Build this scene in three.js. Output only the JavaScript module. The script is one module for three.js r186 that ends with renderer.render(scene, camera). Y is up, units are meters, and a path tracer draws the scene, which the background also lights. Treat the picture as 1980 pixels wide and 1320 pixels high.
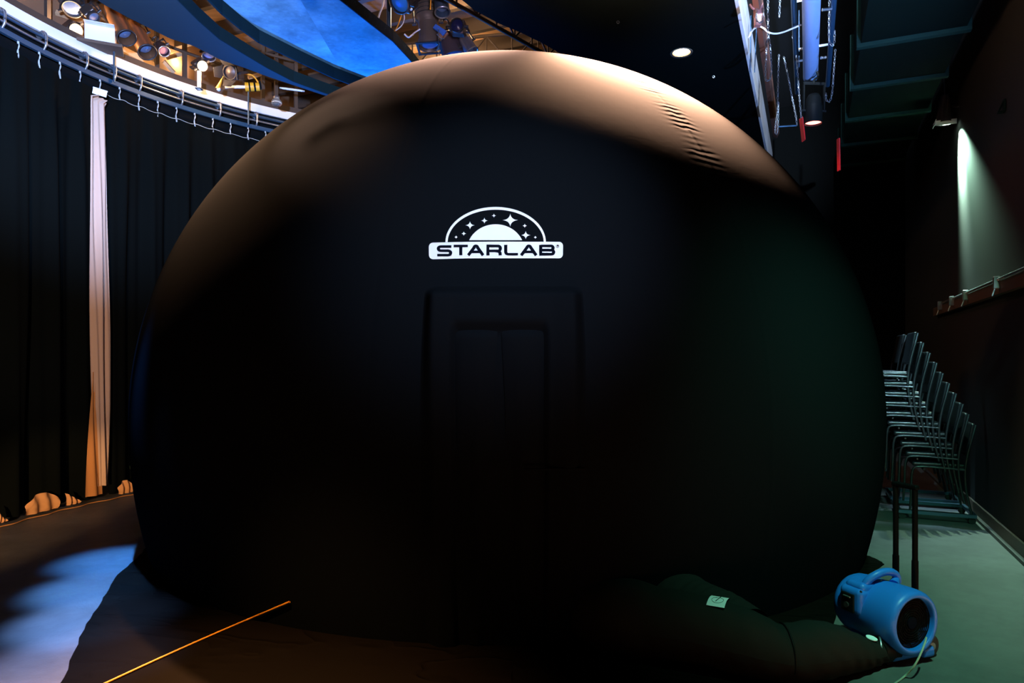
import * as THREE from 'three';
import { mergeGeometries, mergeVertices } from 'three/addons/utils/BufferGeometryUtils.js';
import { RoundedBoxGeometry } from 'three/addons/geometries/RoundedBoxGeometry.js';
import { TessellateModifier } from 'three/addons/modifiers/TessellateModifier.js';

// ------------------------------------------------------------------ camera, exposure, lights
const F = 1320, CX = 990, HY = 695, EYE = 1.5;           // focal length in pixels, horizon row, eye height
const scene = new THREE.Scene();
scene.background = new THREE.Color(0x000000);
const camera = new THREE.PerspectiveCamera(2 * Math.atan(660 / F) * 180 / Math.PI, 1.5, 0.05, 100);
camera.position.set(0, EYE, 0);
camera.lookAt(0, EYE, -10);
camera.setViewOffset(1980, 1320, 0, -35, 1980, 1320);    // the lens is shifted up: verticals stay upright
camera.updateProjectionMatrix();
scene.add(camera);
const renderer = new THREE.WebGLRenderer({ antialias: true });
renderer.toneMapping = THREE.LinearToneMapping;
renderer.toneMappingExposure = 1.0;
renderer.shadowMap.enabled = true;

const V3 = (x, y, z) => new THREE.Vector3(x, y, z);
function spot(color, cd, from, to, deg, blend, size = 1) {
  const l = new THREE.SpotLight(color, cd, 0, deg * Math.PI / 360, blend, 2);
  l.position.set(...from); l.target.position.set(...to); l.castShadow = true; l.shadow.radius = size;
  scene.add(l, l.target);
  return l;
}
function point(color, cd, at, size = 1) {
  const l = new THREE.PointLight(color, cd, 0, 2); l.position.set(...at); l.castShadow = true; l.shadow.radius = size; scene.add(l); return l;
}
// axes of the hall: u runs along the right wall, v towards it
const A = 23.4 * Math.PI / 180, SA = Math.sin(A), CA = Math.cos(A);
const UV = (u, v, y) => V3(u * SA + v * CA, y, -u * CA + v * SA);
const rgb = (r, g, b) => new THREE.Color().setRGB(r, g, b);
// spots out of view, without fixtures; some read off lit areas, others added
const LIGHTS = {
  logo: spot(rgb(.62, .76, 1), 150, [0.9, 4.9, 1.2], [-0.05, 2.3, -3.6], 24, 1, 4),
  blower: spot(rgb(.28, 1, .64), 88, [1.7, 5.2, -1.2], [2.5, 0.0, -4.3], 44, .9, 3),
  floorBlue: spot(rgb(.07, .32, 1), 400, [-2.98, 4.6, -5.05], [-2.96, 0, -5.1], 12, 1, 3),
  floorBlue2: spot(rgb(.12, .37, 1), 400, [-2.74, 4.6, -4.5], [-2.70, 0, -4.5], 12.5, 1, 3),
  floorBlue3: spot(rgb(.19, .40, 1), 400, [-2.46, 4.6, -3.95], [-2.40, 0, -3.95], 13, 1, 3),
  floorBlue4: spot(rgb(.22, .40, 1), 260, [-2.2, 4.6, -3.4], [-2.14, 0, -3.4], 13.5, 1, 3),
  hem: spot(rgb(1, .55, .25), 120, [-2.6, .9, -1.0], [-4.5, .16, -6.7], 15, .6, 2),  // added spot to brighten the curtain hem
  warmFloor: spot(rgb(1, .50, .18), 300, [-1.55, 4.6, -1.1], [-1.35, 0, -2.35], 40, 1, 3),
  curtain: spot(rgb(1, .64, .46), 60, [-2.2, 2.3, -1.5], [-4.45, 2.3, -7.2], 40, .5, 2),
  blueUp: spot(rgb(.01, .2, 1), 92, [-2.3, 3.1, -8.95], [-1.8, 4.9, -7.0], 110, .9, 6),
  bandUp: spot(rgb(.40, .55, 1), 260, [-1.9, 3.2, -2.6], [-4.3, 4.85, -7.6], 60, .5, 3),
  stripLight: spot(rgb(.62, .76, 1), 600, UV(2.3, .37, 4.67).toArray(), UV(8, -.66, 4.95).toArray(), 26, .6, 1),  // added spot to brighten the white soffit edge
  rigBlue: spot(rgb(.26, .46, 1), 110, [2.75, 2.4, -3.3], [2.75, 4.7, -6.9], 50, .8, 2),
  chairs: spot(rgb(.45, .8, 1), 75, UV(3.0, 1.25, 3.4).toArray(), UV(7.7, .85, 1.2).toArray(), 19, .8, 2),  // added spot picking out the chair stacks
  chairTop: spot(rgb(.45, .8, 1), 150, UV(8.0, .1, 5.6).toArray(), UV(7.75, .82, 1.0).toArray(), 17, .8, 2),  // added overhead spot for the chair highlights
  cluster: spot(rgb(.8, .7, 1), 60, [.3, 3.0, -2.0], [-.85, 5.0, -7.2], 16, .8, 2),  // added front fill on the lantern cluster
  greenRight: spot(rgb(.2, 1, .55), 20, UV(1.6, 1.25, 2.6).toArray(), [2.6, 1.2, -5.2], 42, 1, 3),
};

// ------------------------------------------------------------------ helpers
let seedState = 12345;
const rnd = () => { seedState = (seedState * 1664525 + 1013904223) >>> 0; return seedState / 4294967296; };
const rr = (a, b) => a + (b - a) * rnd();
const used = {};
const numbered = n => { const k = used[n] = (used[n] ?? -1) + 1; return k ? n + '_' + String(k).padStart(3, '0') : n; };
const shade = o => { o.castShadow = true; o.receiveShadow = true; return o; };
function thing(name, label, category, pos = [0, 0, 0], group) {
  const o = new THREE.Group(); o.name = numbered(name); o.position.set(...pos);
  o.userData = { label, category }; if (group) o.userData.group = group;
  scene.add(o); return o;
}
function tag(o, label, category, group) { o.userData.label = label; o.userData.category = category; if (group) o.userData.group = group; return o; }
function mesh(name, geo, mat, parent) {
  if (Array.isArray(geo)) geo = join(geo);
  const m = shade(new THREE.Mesh(geo, mat));
  m.name = parent ? name : numbered(name);
  (parent || scene).add(m); return m;
}
// geometry given in world coordinates, child of a group that is not turned
function wmesh(name, geo, mat, parent) {
  if (Array.isArray(geo)) geo = join(geo);
  const p = V3(0, 0, 0); for (let q = parent; q && q !== scene; q = q.parent) p.add(q.position);
  geo.translate(-p.x, -p.y, -p.z);
  return mesh(name, geo, mat, parent);
}
function struct(name, geo, mat, parent) { const m = parent ? wmesh(name, geo, mat, parent) : mesh(name, geo, mat); m.userData.kind = 'structure'; return m; }
function join(list) {
  list = list.map(g => { g = g.index ? g.toNonIndexed() : g; for (const k of Object.keys(g.attributes)) if (!['position', 'normal', 'uv'].includes(k)) g.deleteAttribute(k); return g; });
  return mergeGeometries(list);
}
const bx = (w, h, d, x = 0, y = 0, z = 0) => new THREE.BoxGeometry(w, h, d).translate(x, y, z);
const rbx = (w, h, d, r, x = 0, y = 0, z = 0) => new RoundedBoxGeometry(w, h, d, 3, r).translate(x, y, z);
function between(g, p, q) {        // a geometry along +y of unit length is moved to p..q
  const d = new THREE.Vector3().subVectors(q, p), L = d.length();
  const m = new THREE.Matrix4().compose(new THREE.Vector3().addVectors(p, q).multiplyScalar(.5), new THREE.Quaternion().setFromUnitVectors(V3(0, 1, 0), d.clone().normalize()), V3(1, L, 1));
  return g.applyMatrix4(m);
}
const rod = (p, q, r, n = 10, r2 = r) => between(new THREE.CylinderGeometry(r2, r, 1, n), p, q);
const beam = (p, q, w, d = w) => between(new THREE.BoxGeometry(w, 1, d), p, q);
const tube = (pts, r, n = 40, k = 8) => new THREE.TubeGeometry(new THREE.CatmullRomCurve3(pts), n, r, k);
const lathe = (pts, n = 32) => new THREE.LatheGeometry(pts.map(p => new THREE.Vector2(p[0], p[1])), n);
function grid(nu, nv, f, uvf) {    // f(u, v) -> Vector3 with u, v in 0..1
  const pos = [], uv = [], idx = [];
  for (let j = 0; j <= nv; j++) for (let i = 0; i <= nu; i++) {
    const u = i / nu, v = j / nv, p = f(u, v); pos.push(p.x, p.y, p.z);
    const t = uvf ? uvf(u, v, p) : [u, v]; uv.push(t[0], t[1]);
  }
  for (let j = 0; j < nv; j++) for (let i = 0; i < nu; i++) { const a = j * (nu + 1) + i, b = a + 1, c = a + nu + 1, d = c + 1; idx.push(a, b, d, a, d, c); }
  const g = new THREE.BufferGeometry();
  g.setAttribute('position', new THREE.Float32BufferAttribute(pos, 3)); g.setAttribute('uv', new THREE.Float32BufferAttribute(uv, 2));
  g.setIndex(idx); g.computeVertexNormals(); return g;
}
// places named by how far away and where they are seen
const at = (px, py, d) => V3((px - CX) / F * d, EYE + (HY - py) / F * d, -d);
const atH = (px, py, H) => at(px, py, F * (H - EYE) / (HY - py));
const uvBox = (u0, u1, v0, v1, y0, y1) => { const p = UV((u0 + u1) / 2, (v0 + v1) / 2, (y0 + y1) / 2); return new THREE.BoxGeometry(v1 - v0, y1 - y0, u1 - u0).rotateY(-A).translate(p.x, p.y, p.z); };
// the curved curtain line
const RC = V3(-.43, 0, -5.8);
const ring = (R, deg, y) => V3(RC.x - R * Math.cos(deg * Math.PI / 180), y, RC.z - R * Math.sin(deg * Math.PI / 180));
function ringAt(px, R) {           // angle at which the column px meets the curve
  const a = (px - CX) / F, b = -(a * RC.x) + RC.z, A2 = a * a + 1, c = RC.x ** 2 + RC.z ** 2 - R * R;
  const d = (-b + Math.sqrt(b * b - A2 * c)) / A2;
  return Math.atan2(-(-d - RC.z), -(a * d - RC.x)) * 180 / Math.PI;
}
function arcBar(R, y, w, h, d0, d1, n) {   // rectangular section swept along the curve
  const prof = [[-w / 2, -h / 2], [-w / 2, h / 2], [w / 2, h / 2], [w / 2, -h / 2]];
  const pos = [], uv = []; const P = (i, k) => ring(R + prof[k % 4][0], d0 + (d1 - d0) * i / n, y + prof[k % 4][1]);
  const quad = (a, b, c, d) => { for (const p of [a, b, c, a, c, d]) { pos.push(p.x, p.y, p.z); uv.push(p.x + p.z, p.y); } };
  for (let i = 0; i < n; i++) for (let k = 0; k < 4; k++) quad(P(i, k), P(i, k + 1), P(i + 1, k + 1), P(i + 1, k));
  quad(P(0, 0), P(0, 3), P(0, 2), P(0, 1)); quad(P(n, 0), P(n, 1), P(n, 2), P(n, 3));
  const g = new THREE.BufferGeometry(); g.setAttribute('position', new THREE.Float32BufferAttribute(pos, 3)); g.setAttribute('uv', new THREE.Float32BufferAttribute(uv, 2)); g.computeVertexNormals(); return g;
}
const arcPipe = (R, y, r, d0, d1, n = 90) => { const pts = []; for (let i = 0; i <= 24; i++) pts.push(ring(R, d0 + (d1 - d0) * i / 24, y)); return tube(pts, r, n, 8); };
function slab(pts, y0, y1) {       // plan polygon [x, z] between two heights
  const s = new THREE.Shape(pts.map(p => new THREE.Vector2(p[0], -p[1])));
  return new THREE.ExtrudeGeometry(s, { depth: y1 - y0, bevelEnabled: false }).rotateX(-Math.PI / 2).translate(0, y0, 0);
}
// noise
const hash = (x, y, s) => { let h = (x * 374761393 + y * 668265263 + s * 974634777) | 0; h = Math.imul(h ^ (h >>> 13), 1274126177); return ((h ^ (h >>> 16)) >>> 0) / 4294967296; };
function vnoise(x, y, s) { const i = Math.floor(x), j = Math.floor(y), f = x - i, g = y - j, a = f * f * (3 - 2 * f), b = g * g * (3 - 2 * g); const q = (p, r) => hash(i + p, j + r, s); return (q(0, 0) * (1 - a) + q(1, 0) * a) * (1 - b) + (q(0, 1) * (1 - a) + q(1, 1) * a) * b; }
const fbm = (x, y, s, o = 4) => { let t = 0, a = .5; for (let k = 0; k < o; k++) { t += a * vnoise(x, y, s + k); x *= 2.03; y *= 2.03; a *= .5; } return t; };
function texture(w, h, f, color) {
  const d = new Uint8Array(w * h * 4);
  for (let j = 0; j < h; j++) for (let i = 0; i < w; i++) { const c = f(i / w, j / h), o = (j * w + i) * 4; const t = Array.isArray(c) ? c : [c, c, c]; for (let k = 0; k < 3; k++) d[o + k] = Math.max(0, Math.min(255, t[k] * 255)); d[o + 3] = 255; }
  const t = new THREE.DataTexture(d, w, h); t.wrapS = t.wrapT = THREE.RepeatWrapping; t.magFilter = THREE.LinearFilter; t.minFilter = THREE.LinearFilter; if (color) t.colorSpace = THREE.SRGBColorSpace; t.needsUpdate = true; return t;
}
const ss = (a, b, x) => { const t = Math.max(0, Math.min(1, (x - a) / (b - a))); return t * t * (3 - 2 * t); };

// ------------------------------------------------------------------ materials
const mat = (c, roughness = .7, metalness = 0, extra = {}) => new THREE.MeshPhysicalMaterial({ color: Array.isArray(c) ? rgb(...c) : new THREE.Color(c), roughness, metalness, side: THREE.DoubleSide, ...extra });
const floorBump = texture(1024, 1024, (u, v) => .55 * fbm(u * 60, v * 60, 3, 4) + .3 * fbm(u * 8, v * 16, 9, 3) + .15 * hash(Math.floor(u * 1024), Math.floor(v * 1024), 5));
floorBump.repeat.set(.2, .2);
const floorTone = texture(1024, 1024, (u, v) => { const t = .36 + .10 * (fbm(u * 14, v * 14, 21, 5) - .5) + .05 * (fbm(u * 90, v * 90, 31, 3) - .5); return [t, t, t * .99]; }, true);
floorTone.repeat.set(.2, .2);
const sheetBump = texture(1024, 1024, (u, v) => { const w = fbm(u * 5, v * 5, 41, 3); const r1 = Math.abs(fbm(u * 7 + w * 2, v * 16 - u * 4, 43, 3) - .47); return .55 * Math.exp(-r1 * 26) + .4 * fbm(u * 10, v * 10, 47, 4); });
sheetBump.repeat.set(.25, .25);
const plank = texture(512, 512, (u, v) => { const g = .55 + .18 * (fbm(u * 4, v * 90, 61, 4) - .5) + .08 * (hash(Math.floor(u * 4), 0, 3) - .5); return [g * 1.05, g * .8, g * .56]; }, true);
const speck = texture(512, 512, (u, v) => { const k = vnoise(u * 190, v * 190, 71) > .90 && fbm(u * 12, v * 12, 73, 3) > .5 ? 1 : 0; const t = .24 + .1 * fbm(u * 20, v * 20, 75, 3); return k ? [.72, .74, .74] : [t, t, t]; }, true);
const blotch = texture(512, 512, (u, v) => { const t = .56 + .34 * (fbm(u * 7, v * 7, 81, 5) - .5) + .10 * (fbm(u * 60, v * 60, 83, 2) - .5) + (vnoise(u * 150, v * 150, 85) > .95 ? .12 : 0); return [t, t, t]; }, true);
for (const t of [plank, speck, blotch]) t.repeat.set(.5, .5);
const M = {
  floor: mat([1, 1, 1], .55, 0, { map: floorTone, bumpMap: floorBump, bumpScale: .004, specularIntensity: .35 }),
  sheet: mat([.0042, .0032, .0024], .8, 0, { bumpMap: sheetBump, bumpScale: .03, specularIntensity: .04 }),
  blackWall: mat([.02, .021, .02], .8, 0, { specularIntensity: .3 }),
  soffit: mat([.002, .004, .0045], .9, 0, { specularIntensity: .05 }),
  cloud: mat([.4, .8, 1], .8, 0, { map: blotch, specularIntensity: .3 }),  // part of the blue lighting is put into this tint
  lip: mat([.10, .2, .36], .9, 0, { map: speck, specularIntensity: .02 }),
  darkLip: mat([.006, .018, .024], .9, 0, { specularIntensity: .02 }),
  planks: mat([1, 1, 1], .8, 0, { map: plank }),
  joist: mat([.05, .035, .025], .8),
  white: mat([.78, .78, .80], .6),
  wood: mat([.10, .06, .04], .7),
  steel: mat([.10, .17, .26], .34, .8),
  rail: mat([.025, .075, .14], .4, .3),  // blue light on the track is put into the rail colour
  galv: mat([.5, .52, .55], .32, .9),
  blackMetal: mat([.03, .03, .033], .42, .3),
  can: mat([.09, .07, .06], .34, .6),
  canDark: mat([.035, .03, .035], .42, .4),
  copper: mat([.34, .17, .085], .3, .75),  // dark lantern bodies; the warm lamp light is put into this colour
  chain: mat([.30, .33, .35], .28, .9),
  grille: mat([.0022, .0026, .003], .5, 0, { specularIntensity: .07 }),
  lens: mat([.10, .16, .3], .08, .2, { clearcoat: 1, clearcoatRoughness: .05 }),
  curtain: mat([.0016, .0028, .0027], .95, 0, { specularIntensity: .12 }),
  lining: mat([.50, .37, .29], .9, 0, { specularIntensity: .2 }),
  warmLitTan: mat([.46, .22, .08], .9, 0, { specularIntensity: .2 }),  // lining tone with the warm light put into the colour
  hem: mat([.62, .34, .16], .9, 0, { specularIntensity: .2 }),  // hem lining, warm light likewise put into its colour
  tie: mat([.45, .5, .5], .8),
  vinyl: mat([.012, .014, .016], .26, 0, { specularIntensity: .9 }),
  chairFrame: mat([.06, .065, .07], .3, .7),
  blue: mat([.012, .15, .62], .42, 0, { specularIntensity: .6, clearcoat: .15, clearcoatRoughness: .3 }),
  blackPlastic: mat([.005, .006, .006], .45, 0, { specularIntensity: .18 }),
  tyre: mat([.01, .01, .011], .6),
  whitePrint: mat([.88, .89, .92], .7, 0, { specularIntensity: .2 }),
  ink: mat([.004, .005, .01], .9, 0, { specularIntensity: 0 }),
  orange: mat([.9, .36, .02], .55),
  yellow: mat([.95, .42, .015], .5),
  paleWire: mat([.75, .72, .74], .5),
  timber: mat([.22, .085, .05], .7),
  ductMetal: mat([.002, .005, .004], .85, 0, { specularIntensity: .03 }),
  flange: mat([.007, .022, .017], .7, 0, { specularIntensity: .05 }),
  glass: mat([.75, .7, .6], .08, 0, { transmission: .85, thickness: .02, ior: 1.45 }),
};
const glow = (r, g, b) => new THREE.MeshStandardMaterial({ color: 0x111111, emissive: rgb(r, g, b), emissiveIntensity: 1, side: THREE.DoubleSide });

// ------------------------------------------------------------------ the hall
const U0 = -3, U1 = 13, VL = -8, VR = 1.49, TOP = 6.0;
{
  const fl = uvBox(U0 - .2, U1 + .2, VL - .2, VR + .2, -.2, 0);
  const p = fl.attributes.position, uv = fl.attributes.uv; for (let i = 0; i < p.count; i++) uv.setXY(i, p.getX(i), p.getZ(i));
  struct('floor', fl, M.floor);
}
struct('wall_right', uvBox(U0 - .2, U1 + .2, VR, VR + .2, 0, TOP), mat([.03, .032, .03], .85, 0, { specularIntensity: .15 }));
{ const w = uvBox(U0 - .2, U1 + .2, VL - .2, VL, 0, TOP); struct('wall_left', w, mat([.17, .095, .05], .85)); }
struct('wall_back', uvBox(U1, U1 + .2, VL, VR, 0, TOP), mat([.0025, .003, .003], .9, 0, { specularIntensity: .05 }));
struct('wall_front', uvBox(U0 - .2, U0, VL, VR, 0, TOP), M.blackWall);
{
  const c = uvBox(U0 - .2, U1 + .2, VL - .2, VR + .2, TOP, TOP + .2);
  const p = c.attributes.position, uv = c.attributes.uv; for (let i = 0; i < p.count; i++) uv.setXY(i, p.getX(i), p.getZ(i));
  const ceil = struct('ceiling', c, M.planks);
  for (let u = 1.2; u < 12.8; u += .62) { const j = wmesh('joist', uvBox(u, u + .07, VL, -.62, TOP - .2, TOP), M.joist, ceil); j.userData.kind = 'structure'; }
}
struct('ceiling_shade_panel', uvBox(U0, U1, -.57, VR, TOP - .03, TOP), M.blackWall);  // black panel standing in for the unlit right part of the ceiling
// skirting along the right wall
{ const b = struct('baseboard_right', uvBox(U0, U1, VR - .018, VR, 0, .13), mat([.11, .075, .05], .5)); wmesh('shoe_strip', uvBox(U0, U1, VR - .05, VR - .018, 0, .03), mat([.05, .045, .04], .5), b); }
// black soffit over the dome with its white edge board
const SOF = 4.72;
{
  const pts = [[-1.9, -2.2], [-1.25, -4.3], [-.72, -5.62], [-.449, -6.115], [-.343, -6.297], [-.129, -6.54], [.097, -6.735], [.316, -6.956], [.62, -7.32], [1.05, -8.0], [1.5, -8.9], [1.9, -10.2], [2.3, -12.2]];
  const e1 = UV(13, -.6, 0), e0 = UV(2.0, -.6, 0);
  pts.push([e1.x, e1.z], [e0.x, e0.z]);
  const s = new THREE.Shape(pts.map(p => new THREE.Vector2(p[0], -p[1])));
  const hole = new THREE.Path(); hole.absarc(1.78, 7.17, .098, 0, Math.PI * 2, true); s.holes.push(hole);
  struct('soffit', new THREE.ExtrudeGeometry(s, { depth: .14, bevelEnabled: false, curveSegments: 32 }).rotateX(-Math.PI / 2).translate(0, SOF, 0), M.soffit);
  struct('trim_1', uvBox(2.0, 13, -.6, -.57, SOF, 5.18), M.white);
  struct('added_light_stop', uvBox(2.0, 13, -.62, -.57, 5.18, TOP), M.blackWall);  // added board keeping roof-space light off the right side
}
// white ring beam and its dark ledge over the curtain line
const D0 = -45, D1 = 100, TR = 4.33, TY = 4.55;
struct('trim_2', arcBar(4.43, 4.84, .03, .105, D0, D1, 110), M.white);
struct('trim_3', arcBar(4.60, 4.93, .34, .08, D0, D1, 110), mat([.045, .03, .022], .7));

struct('trim_4', arcBar(TR + .13, 4.44, .012, .80, D0, D1, 110), mat([.004, .005, .0055], .95, 0, { specularIntensity: .1 }));

// two curved acoustic clouds hung under the ceiling
function cloud(name, label, rightPts, leftPts, y0, y1, lipMat, panelMat) {
  const plan = [...rightPts, ...leftPts.slice().reverse()];
  const b = V3(plan[0][0], y0, plan[0][1]);
  const t = thing(name, label, 'ceiling panel', [b.x, y0, b.z]);
  const g = slab(plan, y0, y1); wmesh('panel', g, panelMat, t);
  // the edge band on the near side, a few millimetres proud
  const pos = [], uvs = []; let acc = 0;
  for (let i = 0; i + 1 < rightPts.length; i++) {
    const [x0, z0] = rightPts[i], [x1, z1] = rightPts[i + 1]; const L = Math.hypot(x1 - x0, z1 - z0), nx = -(z1 - z0) / L * .012, nz = (x1 - x0) / L * .012;
    const A1 = V3(x0 + nx, y0 - .004, z0 + nz), B1 = V3(x1 + nx, y0 - .004, z1 + nz), A2 = V3(x0 + nx, y1 + .02, z0 + nz), B2 = V3(x1 + nx, y1 + .02, z1 + nz);
    const A3 = V3(x0, y0 - .004, z0), B3 = V3(x1, y0 - .004, z1);
    for (const [p, u, v] of [[A1, acc, 0], [B1, acc + L, 0], [B2, acc + L, .1], [A1, acc, 0], [B2, acc + L, .1], [A2, acc, .1], [A3, acc, .02], [B3, acc + L, .02], [B1, acc + L, 0], [A3, acc, .02], [B1, acc + L, 0], [A1, acc, 0]]) { pos.push(p.x, p.y, p.z); uvs.push(u * 2, v * 2); }
    acc += L;
  }
  const lg = new THREE.BufferGeometry(); lg.setAttribute('position', new THREE.Float32BufferAttribute(pos, 3)); lg.setAttribute('uv', new THREE.Float32BufferAttribute(uvs, 2)); lg.computeVertexNormals();
  wmesh('edge_band', lg, lipMat, t);
  return t;
}
{
  const rightA = [[-2.2, -3.6], [-2.0, -4.9], [-1.83, -5.8], [-1.629, -6.457], [-1.444, -6.905], [-1.277, -7.297], [-1.16, -7.75], [-1.05, -8.3], [-.95, -8.9]];
  const leftA = [[-2.75, -3.6], [-2.8, -4.9], [-2.79, -5.8], [-2.749, -6.457], [-2.69, -6.76], [-2.615, -7.045], [-2.326, -7.543], [-2.076, -7.943], [-1.867, -8.19], [-1.5, -8.6], [-1.0, -8.95]];
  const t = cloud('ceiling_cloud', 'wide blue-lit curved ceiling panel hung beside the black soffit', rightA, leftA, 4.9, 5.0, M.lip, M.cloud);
  const pos = []; const bits = [];
  for (let i = 0; i + 1 < leftA.length; i++) bits.push(beam(V3(leftA[i][0], 4.865, leftA[i][1]), V3(leftA[i + 1][0], 4.865, leftA[i + 1][1]), .02, .13));
  // boards stand upright: build as boxes turned to the edge
  const b2 = [];
  for (let i = 0; i + 1 < leftA.length; i++) { const [x0, z0] = leftA[i], [x1, z1] = leftA[i + 1]; const L = Math.hypot(x1 - x0, z1 - z0); b2.push(new THREE.BoxGeometry(.022, .15, L + .01).rotateY(Math.atan2(x1 - x0, z1 - z0)).translate((x0 + x1) / 2, 4.845, (z0 + z1) / 2)); }
  wmesh('fascia', b2, M.darkLip, t);
  const rightB = [[-3.1, -4.2], [-3.13, -5.5], [-3.119, -6.363], [-3.104, -6.751], [-3.064, -7.132], [-2.955, -7.457], [-2.815, -7.855], [-2.639, -8.235], [-2.36, -8.58], [-2.0, -8.95]];
  const leftB = [[-4.15, -4.2], [-4.0, -5.5], [-3.849, -6.455], [-3.756, -6.7], [-3.566, -7.132], [-3.40, -7.30], [-3.263, -7.624], [-3.065, -7.855], [-2.89, -8.09], [-2.42, -8.62], [-2.03, -8.98]];
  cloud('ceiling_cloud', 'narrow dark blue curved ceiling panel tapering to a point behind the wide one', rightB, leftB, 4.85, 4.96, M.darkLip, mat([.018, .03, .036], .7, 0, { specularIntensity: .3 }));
}

// ------------------------------------------------------------------ the inflated dome
const DC = V3(-.035, 0, -6.67), DR = 3.24, DY = 1.02, DB = 3.18, DL = 3.5;
const PHI0 = -Math.asin(DY / DL);
const domeR = y => y >= DY ? DR * Math.sqrt(Math.max(0, 1 - ((y - DY) / DB) ** 2)) : DR * Math.sqrt(1 - ((DY - y) / DL) ** 2);
const domeP = (az, y, off = 0) => { const r = domeR(y) + off; return V3(DC.x + r * Math.sin(az), y, DC.z + r * Math.cos(az)); };   // az 0 faces the camera
function domeHit(px, py, off) {
  const dx = (px - CX) / F, dy = (HY - py) / F; let t = 2.5; let lo = 2.2, hi = 6.2;
  const inside = s => { const y = EYE + dy * s; return Math.hypot(dx * s - DC.x, -s - DC.z) < domeR(y) + off; };
  for (let s = 2.2; s < 6.6; s += .02) if (inside(s)) { hi = s; lo = s - .02; break; }
  for (let k = 0; k < 30; k++) { const m = (lo + hi) / 2; inside(m) ? hi = m : lo = m; }
  return V3(dx * hi, EYE + dy * hi, -hi);
}
const dome = thing('inflatable_dome', 'huge black inflated fabric dome with a white printed emblem over its entrance', 'inflatable dome', [DC.x, 0, DC.z]);
const SEAMS = 9;
const domeBump = texture(2048, 1024, (u, v) => {
  // u runs round the dome, v from the floor to the crown
  const s = u * SEAMS + .32, k = Math.floor(s), f = (s - Math.floor(s) - .5) / SEAMS * 20.3;     // metres from the seam, about
  const narrow = 1 - .85 * ss(.45, 1, v), d = Math.abs(f * narrow);
  let h = .5 + .05 * (fbm(u * 60, v * 26, 5, 3) - .5);
  h -= .10 * Math.exp(-((d / .02) ** 2));
  const strength = k === 5 ? ss(.44, .49, v) * (1 - ss(.60, .68, v)) : .35 * ss(.5, .75, fbm(v * 7 + k * 13.7, k * 3.1, 15, 3)) * ss(.18, .35, v) * (1 - ss(.80, .93, v));
  const pucker = Math.sin(v * 640 + 3 * fbm(u * 300, v * 60, 16, 2) + f * 6) * Math.exp(-((d / .10) ** 2)) * (vnoise(v * 70, k, 17) > .45 ? 1 : .15);
  return h + .16 * strength * pucker;
});
const fabricMat = mat([.0048, .0060, .0078], .9, 0, { bumpMap: domeBump, bumpScale: .022, specularIntensity: 0 });
const fabric = mat([.0048, .0060, .0078], .9, 0, { specularIntensity: 0 });
{
  const g = grid(288, 150, (u, v) => {
    const az = Math.PI + u * Math.PI * 2, phi = PHI0 + (Math.PI / 2 - PHI0) * v, s = Math.sin(phi);
    const y = DY + (s < 0 ? DL : DB) * s, r = Math.max(.0005, DR * Math.cos(phi));
    return V3(r * Math.sin(az), y, r * Math.cos(az));
  });
  mesh('shell', g, fabricMat, dome);
}
// entrance: a padded frame standing proud of the curve, with two hanging flaps that meet in a slit
{
  const az0 = -.009 / 3.2, W = .435, H = 1.885;
  const frontOff = y => .025 + .115 * ss(.9, 1.85, y);
  const frame = grid(90, 120, (u, v) => {
    const s = (u - .5) * 2 * W, y = v * H;
    const side = ss(0, .10, W - Math.abs(s)), top = ss(0, .055, H - y);
    const inX = ss(.245, .205, Math.abs(s + .018)), inY = ss(1.71, 1.62, y);
    const puff = .018 * Math.sin(Math.min(1, Math.max(0, (W - Math.abs(s)) / .19)) * Math.PI);
    const off = (frontOff(y) + puff) * side * top - .05 * inX * inY - .004 * (1 - side * top);
    return domeP(az0 + s / 3.2, y, off);
  });
  const fr = wmesh('door_frame', frame, fabric, dome);
  for (const k of [-1, 1]) {
    const flap = grid(28, 100, (u, v) => {
      const c = -.018, half = .222; const y = .012 + v * 1.66;
      const gap = .004 + .022 * Math.exp(-(((v - .72) / .22) ** 2)) + .008 * (1 - v);
      const s = c + k * (gap + u * (half - gap));
      const bow = Math.pow(Math.sin(Math.PI * Math.min(1, u * .92 + .04)), .6) * .034 + .006 * Math.sin(u * 14 + v * 3) * (1 - v);
      const topIn = ss(0, .06, 1.66 * (1 - v));
      return domeP(az0 + s / 3.2, y, frontOff(y) - .052 + bow * topIn + .002);
    });
    wmesh('door_flap', flap, fabric, dome);
  }
  wmesh('seam_strip', tube([.10, .2, .3, .40].map(s => domeP(az0 + s / 3.2, .955, frontOff(.955) + .014 - .004 * Math.abs(s - .25))), .006, 12, 6), fabric, dome);
  for (const [az, y] of [[-Math.PI / 2 + .42, .66], [-Math.PI / 2 + .40, .06]]) { const p = domeP(az, y, .012); wmesh('tether_loop', new THREE.TorusGeometry(.017, .005, 8, 16).rotateY(az).translate(p.x, p.y, p.z), M.orange, dome); }
}
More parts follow.
